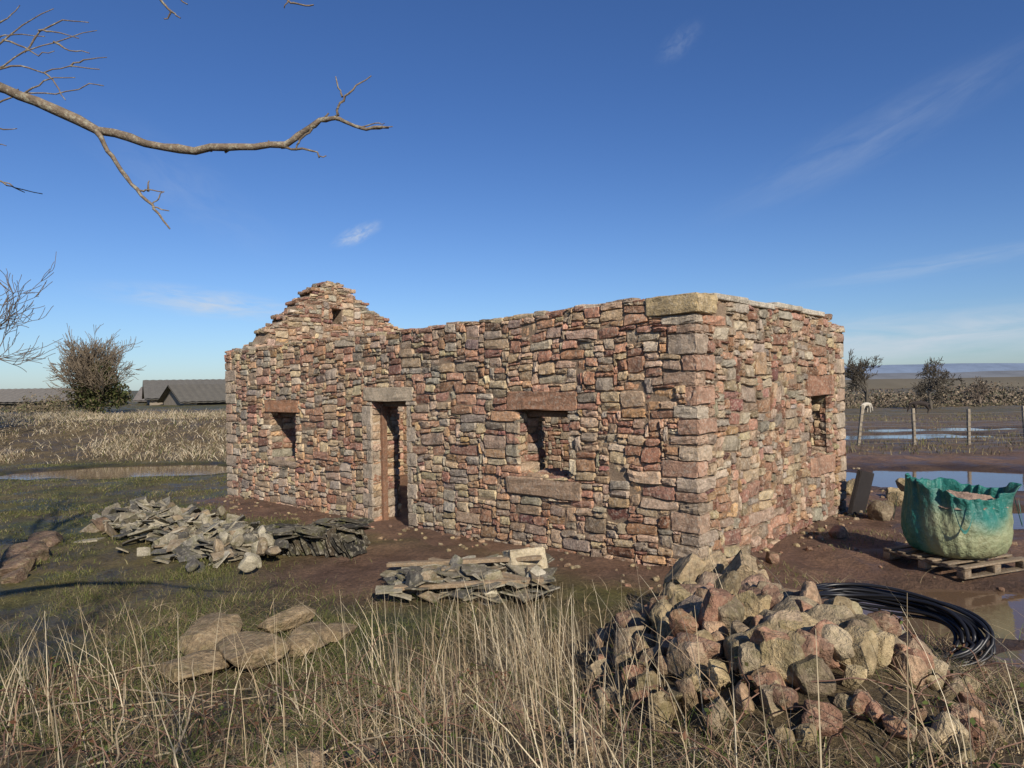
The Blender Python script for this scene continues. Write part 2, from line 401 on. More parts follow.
def hs(L): return [(a,b,c+.3,d+.3) for a,b,c,d in L]
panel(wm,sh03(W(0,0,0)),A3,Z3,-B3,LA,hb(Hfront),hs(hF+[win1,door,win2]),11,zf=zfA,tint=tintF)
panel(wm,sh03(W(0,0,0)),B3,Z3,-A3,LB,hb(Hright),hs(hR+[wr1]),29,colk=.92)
wm.build('outer_stonework',M_stone,False,cot)
wi=MB()
bg=dict(cu=.075,cv=.055)
panel(wi,W(TH,TH,0),A3,Z3,B3,LA-2*TH,lambda s:Hfront(s+TH),[(a-TH,b-TH,c,d) for a,b,c,d in (win1,door,win2)],41,zf=lambda u:-SH*(u+TH),**bg)
panel(wi,W(TH,TH,0),B3,Z3,A3,LB-2*TH,lambda t:Hright(t+TH),[(wr1[0]-TH,wr1[1]-TH,wr1[2],wr1[3])],43,**bg)
panel(wi,W(TH,LB-TH,0),A3,Z3,-B3,LA-2*TH,lambda s:Hback(s+TH),[(backwin[0]-TH,backwin[1]-TH,backwin[2],backwin[3])],47,zf=lambda u:-SH*(u+TH))
panel(wi,W(0,LB,-.3),A3,Z3,B3,LA,hb(Hback),hs([backwin]),53,zf=zfA,**bg)
panel(wi,W(LA-TH,0,0),B3,Z3,-A3,LB,Hgab,[gwin],59,zf=zLA)
panel(wi,W(LA,0,-.3),B3,Z3,A3,LB,hb(Hgab),hs([gwin]),61,zf=zLA,**bg)
def reveal(o,axis_):
    a,b_,c,d=o; sm_=lambda s:(-SH*s if axis_=='A' else 0)
    Ua,Ub=(A3,B3) if axis_=='A' else (B3,A3)
    c0=max(c,-.2)
    P=lambda s,dd,z:(W(s,dd,z+sm_(s)) if axis_=='A' else W(dd,s,z))
    panel(wi,P(b_,.0,c0),Ub,Z3,-Ua,TH,lambda u:d-c0,[],67)
    panel(wi,P(a,.0,c0),Ub,Z3,Ua,TH,lambda u:d-c0,[],71)
    if c>0: panel(wi,P(a,.02,c-.0),Ua,Ub,Z3,b_-a,lambda u:TH,[],73)
for o in (win1,door,win2): reveal(o,'A')
reveal(wr1,'B')
for (t_,n_) in ((gwin[0],B3),(gwin[1],-B3)): panel(wi,W(LA-TH,t_,gwin[2]-SH*LA),A3,Z3,n_,TH,lambda u:gwin[3]-gwin[2],[],79)
panel(wi,W(LA-TH,gwin[0],gwin[2]-SH*LA),B3,A3,Z3,.3,lambda u:TH,[],80)
sbox(wi,W(LA-TH/2,2.6,gwin[3]+.03-SH*LA),(A3,B3,Z3),(.31,.28,.04),(.4,.28,.2))
wi.build('inner_stonework',M_stone,False,cot)
cm=MB()
def coping(P,L,Hf,n3,u3,shear,start=0,hr=(.012,.03),d=TH):
    s=start
    while s<L:
        w=rng.uniform(.12,.5); w=min(w,L-s+.02)
        hh=rng.uniform(*hr); z=Hf(s+w/2)+shear(s+w/2)
        dd=0.
        while dd<d:
            de=min(rng.uniform(.18,.4),d-dd)
            if d-dd-de<.12: de=d-dd
            c=P(s+w/2,dd+de/2)+Z3*(z+rng.uniform(-.025,.012)+ (hh-.02))
            R=rotm(rng.normal(0,.035,3)); ax=np.array([u3,n3,Z3])@R.T
            sbox(cm,c,ax,(w/2-.006,de/2+.004,hh+.01),scol(1.02),.02,.010)
            dd+=de
        s+=w
coping(lambda s,d:W(s,d,0),LA,Hfront,B3,A3,zfA,.69)
coping(lambda s,d:W(s,LB-d,0),LA,Hback,B3,A3,zfA,.0)
t=.47
for w,zz,c in ((.95,.0,(.52,.46,.36)),(.9,.0,(.54,.48,.38)),(1.0,.015,(.56,.50,.39)),(.95,.02,(.58,.51,.40))):
    sbox(cm,W(.26,t+w/2,Hright(t+w/2)+.03+zz),(A3,B3,Z3),(.28,w/2-.008,.04),c,.02,.006); t+=w
coping(lambda s,d:W(d,s,0),LB,Hright,A3,B3,zB,4.3)
t=.05
while t<LB:
    w=rng.uniform(.10,.24)
    for dd in (.12,.34,.5):
        sbox(cm,W(LA-dd+rng.normal(0,.02),t+w/2,Hgab(t+w/2)-SH*LA-.02+rng.uniform(-.03,.04)),np.array([B3,A3,Z3])@rotm(rng.normal(0,.09,3)).T,(w/2+.01,rng.uniform(.09,.14),rng.uniform(.025,.05)),scol(),.02,.012)
    t+=w
cm.build('wall_head_stones',M_stone,False,cot)
# ---------------------------------------------------------------- rubble pile
bpal=[(.48,.32,.20),(.51,.39,.22),(.42,.32,.21),(.47,.26,.17),(.52,.41,.26),(.35,.21,.14),(.45,.34,.19)]
def bcol(k=1.): return np.clip(np.array(bpal[rng.integers(len(bpal))])*rng.uniform(.55,1.0)*k,.02,.7)
rp=MB(); n=0
while n<270:
    x=rng.uniform(.3,2.8);y=rng.uniform(3.1,6.9)
    d=((x-1.6)/1.12)**2+((y-4.95)/1.9)**2
    if d>1: continue
    if x>2.0 and y>5.1: continue
    s=rng.uniform(.05,.13)*(1.2 if d<.5 else .9)
    sz=(s,s*rng.uniform(.6,.95),s*rng.uniform(.42,.85))
    zz=tz(x,y)+rng.uniform(-.02,.15)*(1-d)+s*.3
    boulder(rp,(x,y,zz),sz,bcol()); n+=1
for x,y,s,cc in ((2.18,4.8,.15,(.52,.43,.26)),(2.58,4.8,.145,(.52,.43,.27)),(1.78,6.2,.20,(.42,.30,.21)),(1.95,6.3,.18,(.46,.34,.21)),(1.95,5.7,.19,(.46,.29,.2)),(1.2,4.7,.16,(.40,.3,.22)),(1.8,5.4,.18,(.46,.31,.21)),(2.85,4.5,.09,(.42,.33,.2)),(.8,4.9,.14,(.40,.3,.2)),(1.4,5.6,.18,(.42,.27,.19)),(2.4,4.35,.12,(.42,.3,.2)),(2.9,4.85,.07,(.42,.34,.22)),(1.0,4.1,.13,(.42,.3,.2)),(1.6,4.1,.14,(.44,.33,.22))):
    boulder(rp,(x,y,tz(x,y)+s*.6),(s,s*.8,s*.85),np.array(cc)*.92)
for x,y,w,r_ in ((1.75,6.6,.25,(1.0,.25,.3)),(2.1,6.75,.27,(.3,.2,.9)),(1.9,6.1,.21,(.2,1.0,.5)),(1.55,6.5,.18,(.1,.9,1.2))):
    sbox(rp,(x,y,tz(x,y)+.28),rotm(r_),(w,.16,.085),(.44,.33,.20),.03,.02)
rp.build('rubble_stone_pile',M_boulder,False)
ls=MB()
def loose(x,y,s,fl=.5,c=None,lift=.3): boulder(ls,(x,y,tz(x,y)+s*fl*lift),(s,s*rng.uniform(.6,.9),s*fl),bcol() if c is None else c,(rng.normal(0,.12),rng.normal(0,.12),rng.uniform(0,6)))
for x,y,s in ((-2.75,6.35,.32),(-2.25,6.05,.34),(-1.85,6.3,.24),(-2.6,5.75,.24),(-1.65,6.6,.17),(-2.95,6.8,.2),(-2.2,6.75,.25)): loose(x,y,s,.30,(.30,.22,.13),1.3)
for x,y,s in ((-6.7,9.6,.24),(-7.1,10.3,.3),(-6.4,9.1,.17),(-7.4,11.2,.27),(-7.0,12.4,.3),(-7.0,9.9,.2)): loose(x,y,s,.45,(.21,.14,.095),.6)
for x,y,s in ((-.72,3.35,.12),(-1.0,3.2,.13),(.35,3.6,.11),(3.35,4.2,.10),(2.9,3.9,.12),(3.0,3.55,.1),(3.5,4.6,.07),(.0,4.3,.10),(2.3,3.5,.1)): loose(x,y,s,.6,(.34,.24,.15),.5)
for x,y,s in ((5.75,11.1,.19),(6.1,11.6,.15),(6.8,12.6,.17),(7.1,13.3,.14),(6.5,13.5,.2),(7.4,13.0,.12),(3.2,8.8,.1),(7.8,12.4,.12),(7.6,13.8,.18),(6.9,14.2,.14),(4.6,10.1,.12)): loose(x,y,s,.8,None,.7)
for _ in range(260):
    x=rng.uniform(2.6,9);y=rng.uniform(4.5,18);loose(x,y,rng.uniform(.012,.045),.7)
for _ in range(130):
    s=rng.uniform(-.3,LA);t=-rng.uniform(.03,.9);p=W(s,t,0);loose(p[0],p[1],rng.uniform(.012,.05),.6)
for _ in range(50):
    t=rng.uniform(0,LB);p=W(-rng.uniform(.03,.5),t,0);loose(p[0],p[1],rng.uniform(.02,.06),.6)
ls.build('loose_stones',M_boulder,False)
sb=MB(); sbox(sb,(.12,8.25,tz(.12,8.25)+.20),rotm((.25,.1,-.35)),(.23,.13,.15),(.50,.42,.28),.03,.018); sb.build('sandstone_block',M_quoin,False)
sb=MB(); sbox(sb,(5.72,11.7,tz(5.7,11.7)+.33),rotm((.0,-.25,.85)),(.04,.26,.36),(.035,.03,.028),.012,.004); sb.build('leaning_slab',M_plain,False)
# ---------------------------------------------------------------- slates
def slate(mb,c,rot,sx,sy,th,col):
    q=np.array([(-1,-1),(0,-1.02),(1,-1),(1.02,0),(1,1),(0,1),(-1,1),(-1.01,0)],float)+rng.normal(0,.07,(8,2))
    if rng.random()<.4: q[rng.integers(0,4)*2]*=rng.uniform(.5,.8)
    q*=np.array([sx/2,sy/2]); zt=rng.normal(0,.003,8)
    V=np.concatenate([np.c_[q,zt+th/2],np.c_[q,zt-th/2]])
    Fq=[(i,(i+8),(i+1)%8+8,(i+1)%8) for i in range(8)]
    mb.add(V@rotm(rot).T+np.array(c),Fq,col)
    base=mb.n-16
    mb.F.append(np.array([list(range(8)),])+base); mb.F.append(np.array([list(range(15,7,-1))])+base)
def slcol(d=1.): 
    b_=np.array([(.19,.165,.12),(.25,.215,.15),(.13,.12,.10),(.30,.265,.19),(.24,.185,.12),(.09,.085,.075),(.40,.36,.27)][rng.integers(7)]); return b_*rng.uniform(.7,1.2)*d
sl=MB()
for _ in range(620):
    u=rng.random();v=rng.normal(0,.36)
    x=-6.9+3.3*u+v*.55;y=12.9-3.0*u+v*.75
    hgt=.34*max(0,1-(v/.9)**2)*(1-.3*u)*rng.uniform(.1,1)*(.75+.35*math.sin(u*19))
    slate(sl,(x,y,tz(x,y)+hgt+.02),(rng.normal(0,.33)-.2,rng.normal(0,.33),rng.uniform(0,6)),rng.uniform(.12,.36),rng.uniform(.16,.46),rng.choice([.012,.02,.03]),slcol(1.1))
for _ in range(100):
    x=rng.uniform(-6.8,-3.2); y=12.9-3.0*(x+6.9)/3.4+rng.normal(0,.4)
    boulder(sl,(x,y,tz(x,y)+rng.uniform(.05,.28)),(.11,.085,.06),slcol(1.3))
sl.build('slate_heap',M_slate,False)
sl=MB()
for k in range(95):
    f=k/94; row=k%2
    x=-3.35+1.15*f; y=10.15-.35*f+row*.28+rng.normal(0,.02)
    slate(sl,(x,y,tz(x,y)+.15+rng.normal(0,.02)),(1.1+rng.normal(0,.12),rng.normal(0,.08),1.15+rng.normal(0,.12)),rng.uniform(.3,.42),rng.uniform(.24,.36),.011,slcol(.35))
for k in range(45):
    x=rng.uniform(-3.3,-2.25);y=rng.uniform(9.8,10.5); slate(sl,(x,y,tz(x,y)+.30+rng.normal(0,.03)),(rng.normal(0,.2),rng.normal(0,.2),rng.uniform(0,6)),.25,.38,.012,slcol(.4))
sl.build('slate_stack',M_slate,False)
sl=MB()
for st in range(6):
    cx=-1.15+st*.25; cy=8.05-.04*st+rng.normal(0,.08); nn=rng.integers(5,13)
    for k in range(nn):
        slate(sl,(cx+rng.normal(0,.05),cy+rng.normal(0,.05),tz(cx,cy)+.02+k*.02),(rng.normal(0,.06)+.12,rng.normal(0,.06),rng.normal(.4,.3)),rng.uniform(.22,.34),rng.uniform(.3,.46),.014,slcol(1.1))
for k in range(110):
    x=rng.uniform(-1.4,.35);y=rng.uniform(7.5,8.45); slate(sl,(x,y,tz(x,y)+rng.uniform(.02,.2)),(rng.normal(0,.25),rng.normal(0,.25),rng.uniform(0,6)),rng.uniform(.14,.3),rng.uniform(.16,.4),.016,slcol(1.1))
for k in range(14): 
    x=rng.uniform(-1.3,.3);y=rng.uniform(7.6,8.3); boulder(sl,(x,y,tz(x,y)+rng.uniform(.08,.2)),(.13,.10,.07),slcol(1.4))
sl.build('slate_stack',M_slate,False)
mb=MB()
for (x0,y0,x1,y1,h0,h1) in ((-1.5,8.35,.3,8.1,.20,.30),(-1.3,7.6,.3,7.6,.16,.20),(-1.0,8.4,.1,7.6,.25,.2)):
    a=np.array([x0,y0,tz(x0,y0)+h0]);b_=np.array([x1,y1,tz(x1,y1)+h1]); d=(b_-a);L_=np.linalg.norm(d);d/=L_; s_=np.cross(d,[0,0,1]);s_/=np.linalg.norm(s_)
    sbox(mb,(a+b_)/2,(d,s_,np.cross(s_,d)),(L_/2,.045,.022),(.30,.22,.14),.006,.003)
mb.build('timber_battens',M_wood,False)
# ---------------------------------------------------------------- bulk bag on pallet
px,py=5.22,8.4; pz=tz(5.22,8.8)+.03; pa=.36
bagE=empty('bulk_bag'); 
bmh=MB(); na_=200
prof=[(.0,.70,2.6),(.015,.82,2.6),(.06,.95,2.8),(.16,1.04,3),(.28,1.07,3.2),(.40,1.06,3.4),(.50,1.02,3.6),(.58,.99,3.8),(.64,.975,4),(.70,.97,4),(.745,.985,4),(.77,1.0,4),(.775,.985,4),(.75,.955,4),(.70,.935,4),(.62,.925,4),(.54,.91,4),(.46,.89,4)]
th=np.linspace(0,2*np.pi,na_,endpoint=False)
rings=[];cols=[]
gs=lambda c,w:np.exp(-(((np.mod(th+pa-c+np.pi,2*np.pi))-np.pi)/w)**2)
for k,(zz,sc,e) in enumerate(prof):
    c_,s_=np.cos(th),np.sin(th); r=1/((np.abs(c_)**e+np.abs(s_)**e)**(1/e))
    rim=max(0,(zz-.44)/.33)
    fold=(.012*np.sin(th*17+2.5*np.sin(th*3)+zz*6)+.009*np.sin(th*29+zz*11+2*np.sin(th*5)))*(.45+1.2*rim)
    fold+=.022*np.sin(th*4+1+zz*3)*(.4+zz)+.018*np.sin(th*7+zz*8)*zz
    fold+=.008*np.sin(th*9+zz*22)*np.sin(zz*9+th*2)
    R=.475*sc*r+fold
    dz=rim*(.03*np.sin(th*2+.3)+.014*np.sin(th*9+.6)+.008*np.sin(th*21)+.15*gs(2.75,.75)-.10*gs(4.6,.7)+.08*gs(5.95,.28)-.05*gs(.6,.5))
    outw=rim*(-.05*gs(2.75,.6)+.06*gs(5.95,.35)-.05*gs(4.5,.5)+.03*gs(3.6,.4))
    R=R+outw
    rings.append(np.stack([R*c_,R*s_,zz+dz+0*th],-1))
    t_=sm((zz-.36+.11*np.sin(th*3+.5))/.2)[:,None]
    teal=np.array([.02,.155,.125]);pale=np.array([.30,.33,.18])
    side=sm((np.cos(th-(-1.7))+.1)/.6)[:,None]
    lo=teal*(1-side)*1.1+pale*side
    cc=lo*(1-t_)+teal*t_
    if k>=12: cc=teal*1.1+0*cc
    cols.append(cc)
V=np.concatenate(rings);Cc=np.concatenate(cols); nr=len(prof)
ii=np.arange(nr*na_).reshape(nr,na_); j2=np.roll(ii,-1,axis=1)
Fb=np.stack([ii[:-1],j2[:-1],j2[1:],ii[1:]],-1).reshape(-1,4)
Rb=rotm((0,0,pa)); off=np.array([px,py,pz+.13])
bmh.add(V@Rb.T+off,Fb,Cc); bmh.build('bag_body',M_bag,True,bagE)
fm=MB(); rr=np.linspace(0,1,22); P=[]
for r_ in rr:
    e=3.6;R=r_*.455/((np.abs(np.cos(th))**e+np.abs(np.sin(th))**e)**(1/e)); x_=R*np.cos(th);y_=R*np.sin(th)
    P.append(np.stack([x_,y_,.58+.13*(1-r_**2)+.03*fbm(x_*9,y_*9,3)+.02*fbm(x_*30,y_*30,6)],-1))
V=np.concatenate(P); ii=np.arange(22*na_).reshape(22,na_); j2=np.roll(ii,-1,axis=1)
fm.add(V@Rb.T+off,np.stack([ii[:-1],j2[:-1],j2[1:],ii[1:]],-1).reshape(-1,4),(.40,.28,.21)); fm.build('sand_fill',M_core,True,bagE)
def tubes(mb,pts,rad,sides=6,col=(.3,.3,.3)):
    pts=np.array(pts,float); n=len(pts); rad=np.broadcast_to(rad,(n,))
    T=np.gradient(pts,axis=0); T/=np.linalg.norm(T,axis=1,keepdims=True)+1e-9
    ref=np.array([.3,.2,.93]); 
    U_=np.cross(T,ref); U_/=np.linalg.norm(U_,axis=1,keepdims=True)+1e-9; V_=np.cross(T,U_)
    a=np.linspace(0,2*np.pi,sides,endpoint=False)
    P=pts[:,None]+rad[:,None,None]*(np.cos(a)[None,:,None]*U_[:,None]+np.sin(a)[None,:,None]*V_[:,None])
    ii=np.arange(n*sides).reshape(n,sides); j=np.roll(ii,-1,axis=1)
    mb.add(P.reshape(-1,3),np.stack([ii[:-1],j[:-1],j[1:],ii[1:]],-1).reshape(-1,4),col)
st=MB()
for k in range(4):
    a0=math.pi/4+k*math.pi/2; pts=[]
    for q in np.linspace(0,1,16):
        aa=a0+(q-.5)*.34; hh=.66-.30*math.sin(q*math.pi); e=3.4
        r_=.475*1.09/((abs(math.cos(aa))**e+abs(math.sin(aa))**e)**(1/e))+.025+.03*math.sin(q*math.pi)
        pts.append((r_*math.cos(aa),r_*math.sin(aa),hh))
    P=np.array(pts)@Rb.T+off; n_=len(P); up=np.array([0,0,.02]) 
    st.add(np.concatenate([P-up,P+up]),[(i,i+1,n_+i+1,n_+i) for i in range(n_-1)],(.05,.22,.18))
st.build('lifting_loops',M_bag,True,bagE)
pal_=empty('wooden_pallet')
pm=MB(); axp=np.array([[math.cos(pa),math.sin(pa),0],[-math.sin(pa),math.cos(pa),0],[0,0,1]])
def pb(cx,cy,cz,hx,hy,hz): 
    c=np.array([px-.03,py,pz-.01])+np.array([cx,cy,cz])@axp; sbox(pm,c,axp,(hx,hy,hz),np.array([.24,.18,.12])*rng.uniform(.7,1.2),.006,.002)
for k in range(6): pb(0,-.48+k*.192,.122,.52,.048,.010)
for k in (-1,0,1): pb(k*.47,0,.098,.05,.53,.011)
for k in (-1,0,1):
    for j in (-1,0,1): pb(k*.47,j*.48,.052,.05,.05,.036)
    pb(0,k*.48,.012,.52,.05,.009)
pm.build('pallet_boards',M_wood,True,pal_)
# ---------------------------------------------------------------- pipe coil
cu_=bpy.data.curves.new('black_pipe_coil','CURVE'); cu_.dimensions='3D'; cu_.bevel_depth=.0145; cu_.bevel_resolution=2
sp=cu_.splines.new('POLY'); loops=17; npp=48; tot=loops*npp; sp.points.add(tot-1)
cx,cy=3.02,5.72; Rt=rotm((.40,.14,-.66)); cz=max(tz(cx,cy),tz(cx-.4,cy+.3))+.22
for i in range(tot):
    a=2*math.pi*i/npp; lp=i/npp; l=int(lp); q=lp-l
    r0=[.36,.42,.5,.40,.48,.52,.40,.54,.43,.5,.42,.56,.46,.50,.44,.56,.5]
    z0=[0,.0,.01,.03,.03,.03,.06,.04,.06,.07,.09,.07,.1,.1,.12,.09,.13]
    r=r0[l]*(1-q)+r0[min(l+1,16)]*q+.014*math.sin(a*2.3+l); zz=(z0[l]*(1-q)+z0[min(l+1,16)]*q)-.05+.02*math.sin(a*3+l*1.7)+.05*math.sin(a*2+.5)
    p=Rt@np.array([r*1.22*math.cos(a)+.02*math.sin(l*2.1),r*.66*math.sin(a)+.03*math.sin(l*1.3),zz])+np.array([cx,cy,cz])
    sp.points[i].co=(*p,1)
cu_.materials.append(M_pipe); link(bpy.data.objects.new('black_pipe_coil',cu_))
# ---------------------------------------------------------------- fence
fe=empty('wire_fence'); fm=MB(); wm_=MB()
p0=np.array([4.0,25.2]); p1=np.array([34.,20.5]); L=np.linalg.norm(p1-p0); d=(p1-p0)/L; npst=int(L/1.68)
tops=[]
for k in range(npst+1):
    p=p0+d*L*(k+.64)/npst; zg=tz(*p); lean=rng.normal(0,.035,2)
    hh=1.22 if k%4 else 1.34
    sbox(fm,(p[0],p[1],zg+hh/2-.1),(np.array([1,0,lean[0]]),np.array([0,1,lean[1]]),np.array([-lean[0],-lean[1],1])),(.045,.045,hh/2+.1),np.array([.36,.30,.22])*rng.uniform(.8,1.1),.01,.003)
    tops.append((p[0],p[1],zg))
fm.build('fence_posts',M_wood,True,fe)
tops=np.array(tops)
for h in (.08,.2,.33,.48,.64,.8,1.05):
    P=tops.copy();P[:,2]+=h;P[:,1]-=.06; tubes(wm_,P,.005,4)
for k in range(int(L/.2)):
    q=k*.2/L*(len(tops)-1); i=int(q);f=q-i; b_=tops[i]*(1-f)+tops[min(i+1,len(tops)-1)]*f
    tubes(wm_,[b_+[0,-.06,.06],b_+[0,-.06,.8]],.004,3)
wm_.build('fence_wire',M_wire,True,fe)
# ---------------------------------------------------------------- trees
def rv(): 
    v=rng.normal(size=3); return v/np.linalg.norm(v)
def grow(mb,p,d,r,L,lev,maxl,col,sides=5,up=.15,spread=.7,nch=4,minr=.006):
    n=5; pts=[p];rad=[r]; d=d/np.linalg.norm(d)
    for i in range(n):
        d=d+rv()*.22+np.array([0,0,up*.3]); d/=np.linalg.norm(d); p=p+d*L/n; pts.append(p);rad.append(max(minr,r*(1-.55*(i+1)/n)))
    tubes(mb,pts,np.array(rad),sides if lev<2 else 3,col)
    if lev>=maxl: return
    for k in range(nch):
        f=rng.uniform(.35,1.0) if k else 1.; i=min(n,int(f*n)); q=pts[i]
        nd=d+rv()*spread; nd/=np.linalg.norm(nd)
        grow(mb,q,nd,max(minr,rad[i]*.65),L*rng.uniform(.6,.8),lev+1,maxl,col,sides,up,spread,nch,minr)
def baretree(name,x,y,h,maxl=5,nch=4,minr=.008,r=None,col=(.16,.125,.095),up=.15,spread=.75,dz=0,seed=None):
    global rng
    old=rng
    if seed is not None: rng=np.random.default_rng(seed)
    mb=MB(); z=tz(x,y)+dz; grow(mb,np.array([x,y,z-.1]),np.array([0,0,1.]),r or h*.03,h*.32,0,maxl,col,7,up,spread,nch,minr); rng=old; return mb.build(name,M_twig,True)
baretree('bare_tree',-19.9,25,11,5,4,.011,seed=3)
baretree('bare_tree',-21.2,26,12,5,4,.011,seed=4)
baretree('bare_tree',41.,82,8.6,5,4,.026,spread=.8,col=(.10,.085,.065),seed=5)
baretree('bare_tree',48.3,82,8.4,5,4,.028,spread=1.0,up=.08,col=(.10,.085,.065),seed=6)
baretree('bare_tree',-30.0,50,6.2,4,4,.02,seed=8)
baretree('bare_tree',66.,100,6,4,4,.03,seed=9)
def leaves(mb,c,rad,n,size,cols,shell=.5):
    c=np.array(c);rad=np.array(rad)
    dv=rng.normal(size=(n,3));dv/=np.linalg.norm(dv,axis=1,keepdims=True); rr=rng.uniform(shell,1,(n,1))**.6
    P=c+dv*rad*rr*(1+.25*sn(dv*1.0+c,4))[:,None]
    a=rng.normal(size=(n,3));a/=np.linalg.norm(a,axis=1,keepdims=True);b_=np.cross(a,rng.normal(size=(n,3)));b_/=np.linalg.norm(b_,axis=1,keepdims=True)
    s=(size*rng.uniform(.5,1.3,(n,1)))
    V=np.stack([P-a*s,P+b_*s*.6,P+a*s,P-b_*s*.6],1).reshape(-1,3)
    F_=np.arange(n*4).reshape(n,4); cc=np.array(cols)[rng.integers(len(cols),size=n)]*rng.uniform(.6,1.3,(n,1))
    mb.add(V,F_,np.repeat(cc,4,0))
it=empty('ivy_clad_tree'); mb=MB(); zt=tz(-23.5,40)
for k in range(10): grow(mb,np.array([-23.5+rng.normal(0,.7),40,zt]),np.array([rng.normal(0,.35),0,1.]),.09,1.9,0,4,(.21,.165,.115),4,.2,.7,4,.012)
mb.build('branches',M_twig,True,it); mb=MB()
gr=[(.055,.065,.022),(.042,.052,.018),(.085,.085,.03),(.13,.105,.06)]
for c,r_,n in (((-23.1,40,zt+1.3),(1.1,1.1,1.3),2300),((-24.0,40,zt+1.1),(1.0,1.,1.0),1300),((-22.9,39.7,zt+2.3),(.7,.8,.8),1000),((-24.0,40,zt+2.1),(.6,.6,.7),500),((-22.0,40,zt+1.0),(.6,.6,.8),400)): leaves(mb,c,r_,n,.085,gr,.1)
mb.build('ivy_foliage',M_leaf,False,it)
mb=MB(); tw=[(.19,.15,.10),(.15,.12,.08),(.24,.19,.12),(.12,.12,.06)]
for x in np.arange(-62,-30,1.1):
    y=47+rng.normal(0,1.5); r_=rng.uniform(.2,.6); z=tz(x,y); leaves(mb,(x,y,z+.2),(1.2,.9,r_),220,.10,tw,.2)
for x in np.arange(-28,-24.5,.6): leaves(mb,(x,41+rng.normal(0,.5),tz(x,41)+.5),(.7,.6,.8),200,.06,tw,.1)
mb.build('hedge',M_leaf,False)
mb=MB(); tw2=[(.20,.155,.11),(.16,.125,.09),(.24,.19,.13),(.12,.115,.075)]
for k in range(330):
    y=rng.uniform(120,270); x=y*rng.uniform(.40,.92); z=tz(x,y); h=rng.uniform(3.8,7.4)*(1+.15*math.sin(x*.09)); leaves(mb,(x,y,z+h*.5),(rng.uniform(2.,4.5),3,h*.55),190,.32,tw2,.1)
for k in range(60):
    x=rng.uniform(28,95); y=90+rng.normal(0,1.5); z=tz(x,y); leaves(mb,(x,y,z+.15),(1.4,.8,rng.uniform(.15,.45)),110,.10,tw,.1)
mb.build('distant_woodland',M_leaf,False)
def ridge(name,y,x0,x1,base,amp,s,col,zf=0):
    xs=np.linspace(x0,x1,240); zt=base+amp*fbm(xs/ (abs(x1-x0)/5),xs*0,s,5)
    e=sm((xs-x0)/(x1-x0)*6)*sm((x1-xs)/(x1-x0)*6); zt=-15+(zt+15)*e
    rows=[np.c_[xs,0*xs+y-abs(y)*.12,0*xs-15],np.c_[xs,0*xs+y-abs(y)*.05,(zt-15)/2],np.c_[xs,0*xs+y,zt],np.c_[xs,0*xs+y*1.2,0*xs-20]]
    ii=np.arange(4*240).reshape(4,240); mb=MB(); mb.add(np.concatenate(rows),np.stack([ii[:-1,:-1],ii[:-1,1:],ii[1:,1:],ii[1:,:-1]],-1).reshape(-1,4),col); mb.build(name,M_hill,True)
ridge('hills',2600,500,4300,40,16,5,(.22,.28,.37)); ridge('hills',1500,300,2600,14,8,9,(.20,.21,.22)); ridge('hills',700,150,1200,0,3.5,13,(.17,.145,.10))  # farthest ridge's blue-grey is atmospheric haze painted into its base colour
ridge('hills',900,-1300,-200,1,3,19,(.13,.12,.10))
# ---------------------------------------------------------------- farm sheds
def shed(name,x,y,w,dp,h,rh,ang,roof,wall,z=None):
    e=empty(name); z=tz(x,y) if z is None else z; R=rotm((0,0,ang)); c=np.array([x,y,z-.3])
    mb=MB(); hw,hd=w/2,dp/2
    V=np.array([(-hw,-hd,-1),(hw,-hd,-1),(hw,hd,-1),(-hw,hd,-1),(-hw,-hd,h),(hw,-hd,h),(hw,hd,h),(-hw,hd,h),(-hw,0,h+rh),(hw,0,h+rh)])
    mb.add(V[[0,1,5,4,2,3,7,6]]@R.T+c,[(0,1,2,3),(4,5,6,7)],wall)
    mb.add(V[[0,4,8,7,3]]@R.T+c,[(0,1,2,3,4)],wall); mb.add(V[[1,5,9,6,2]]@R.T+c,[(0,1,2,3,4)],wall)
    mb.build('walls',M_plain,False,e)
    mb=MB(); o=.4
    for sg in (-1,1):
        nseg=int(w/.5); xs=np.linspace(-hw-o,hw+o,nseg*2+1); zz=.04*(np.arange(len(xs))%2)
        a=np.c_[xs,0*xs+sg*(hd+o),h-rh*o/hd+.12+zz]; b_=np.c_[xs,0*xs,h+rh+.12+zz]; n=len(xs)
        mb.add(np.concatenate([a,b_])@R.T+c,[(i,i+1,n+i+1,n+i) for i in range(n-1)],roof)
        mb.add((np.concatenate([a,b_])-[0,0,.12])@R.T+c,[(i,i+1,n+i+1,n+i) for i in range(n-1)],roof)
    mb.build('roof',M_plain,False,e)
    mb=MB()
    for k in range(int(w/4)):
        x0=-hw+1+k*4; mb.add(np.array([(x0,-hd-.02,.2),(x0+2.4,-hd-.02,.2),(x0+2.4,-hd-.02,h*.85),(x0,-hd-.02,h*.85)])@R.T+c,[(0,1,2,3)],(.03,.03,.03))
    mb.build('openings',M_plain,False,e)
shed('farm_shed',-30.2,66,6.5,9,1.4,1.5,.5,(.15,.14,.12),(.26,.22,.17),.45)
shed('farm_shed',-26.2,60,4.6,5,1.0,1.2,.75,(.13,.12,.10),(.28,.24,.19),.65)
shed('farm_shed',-42.5,62,13,9,1.4,1.0,.1,(.21,.19,.16),(.10,.095,.085),.35)
shed('farm_shed',-35.5,75,6,5,1.3,1.2,.2,(.19,.17,.15),(.2,.18,.15),.3)
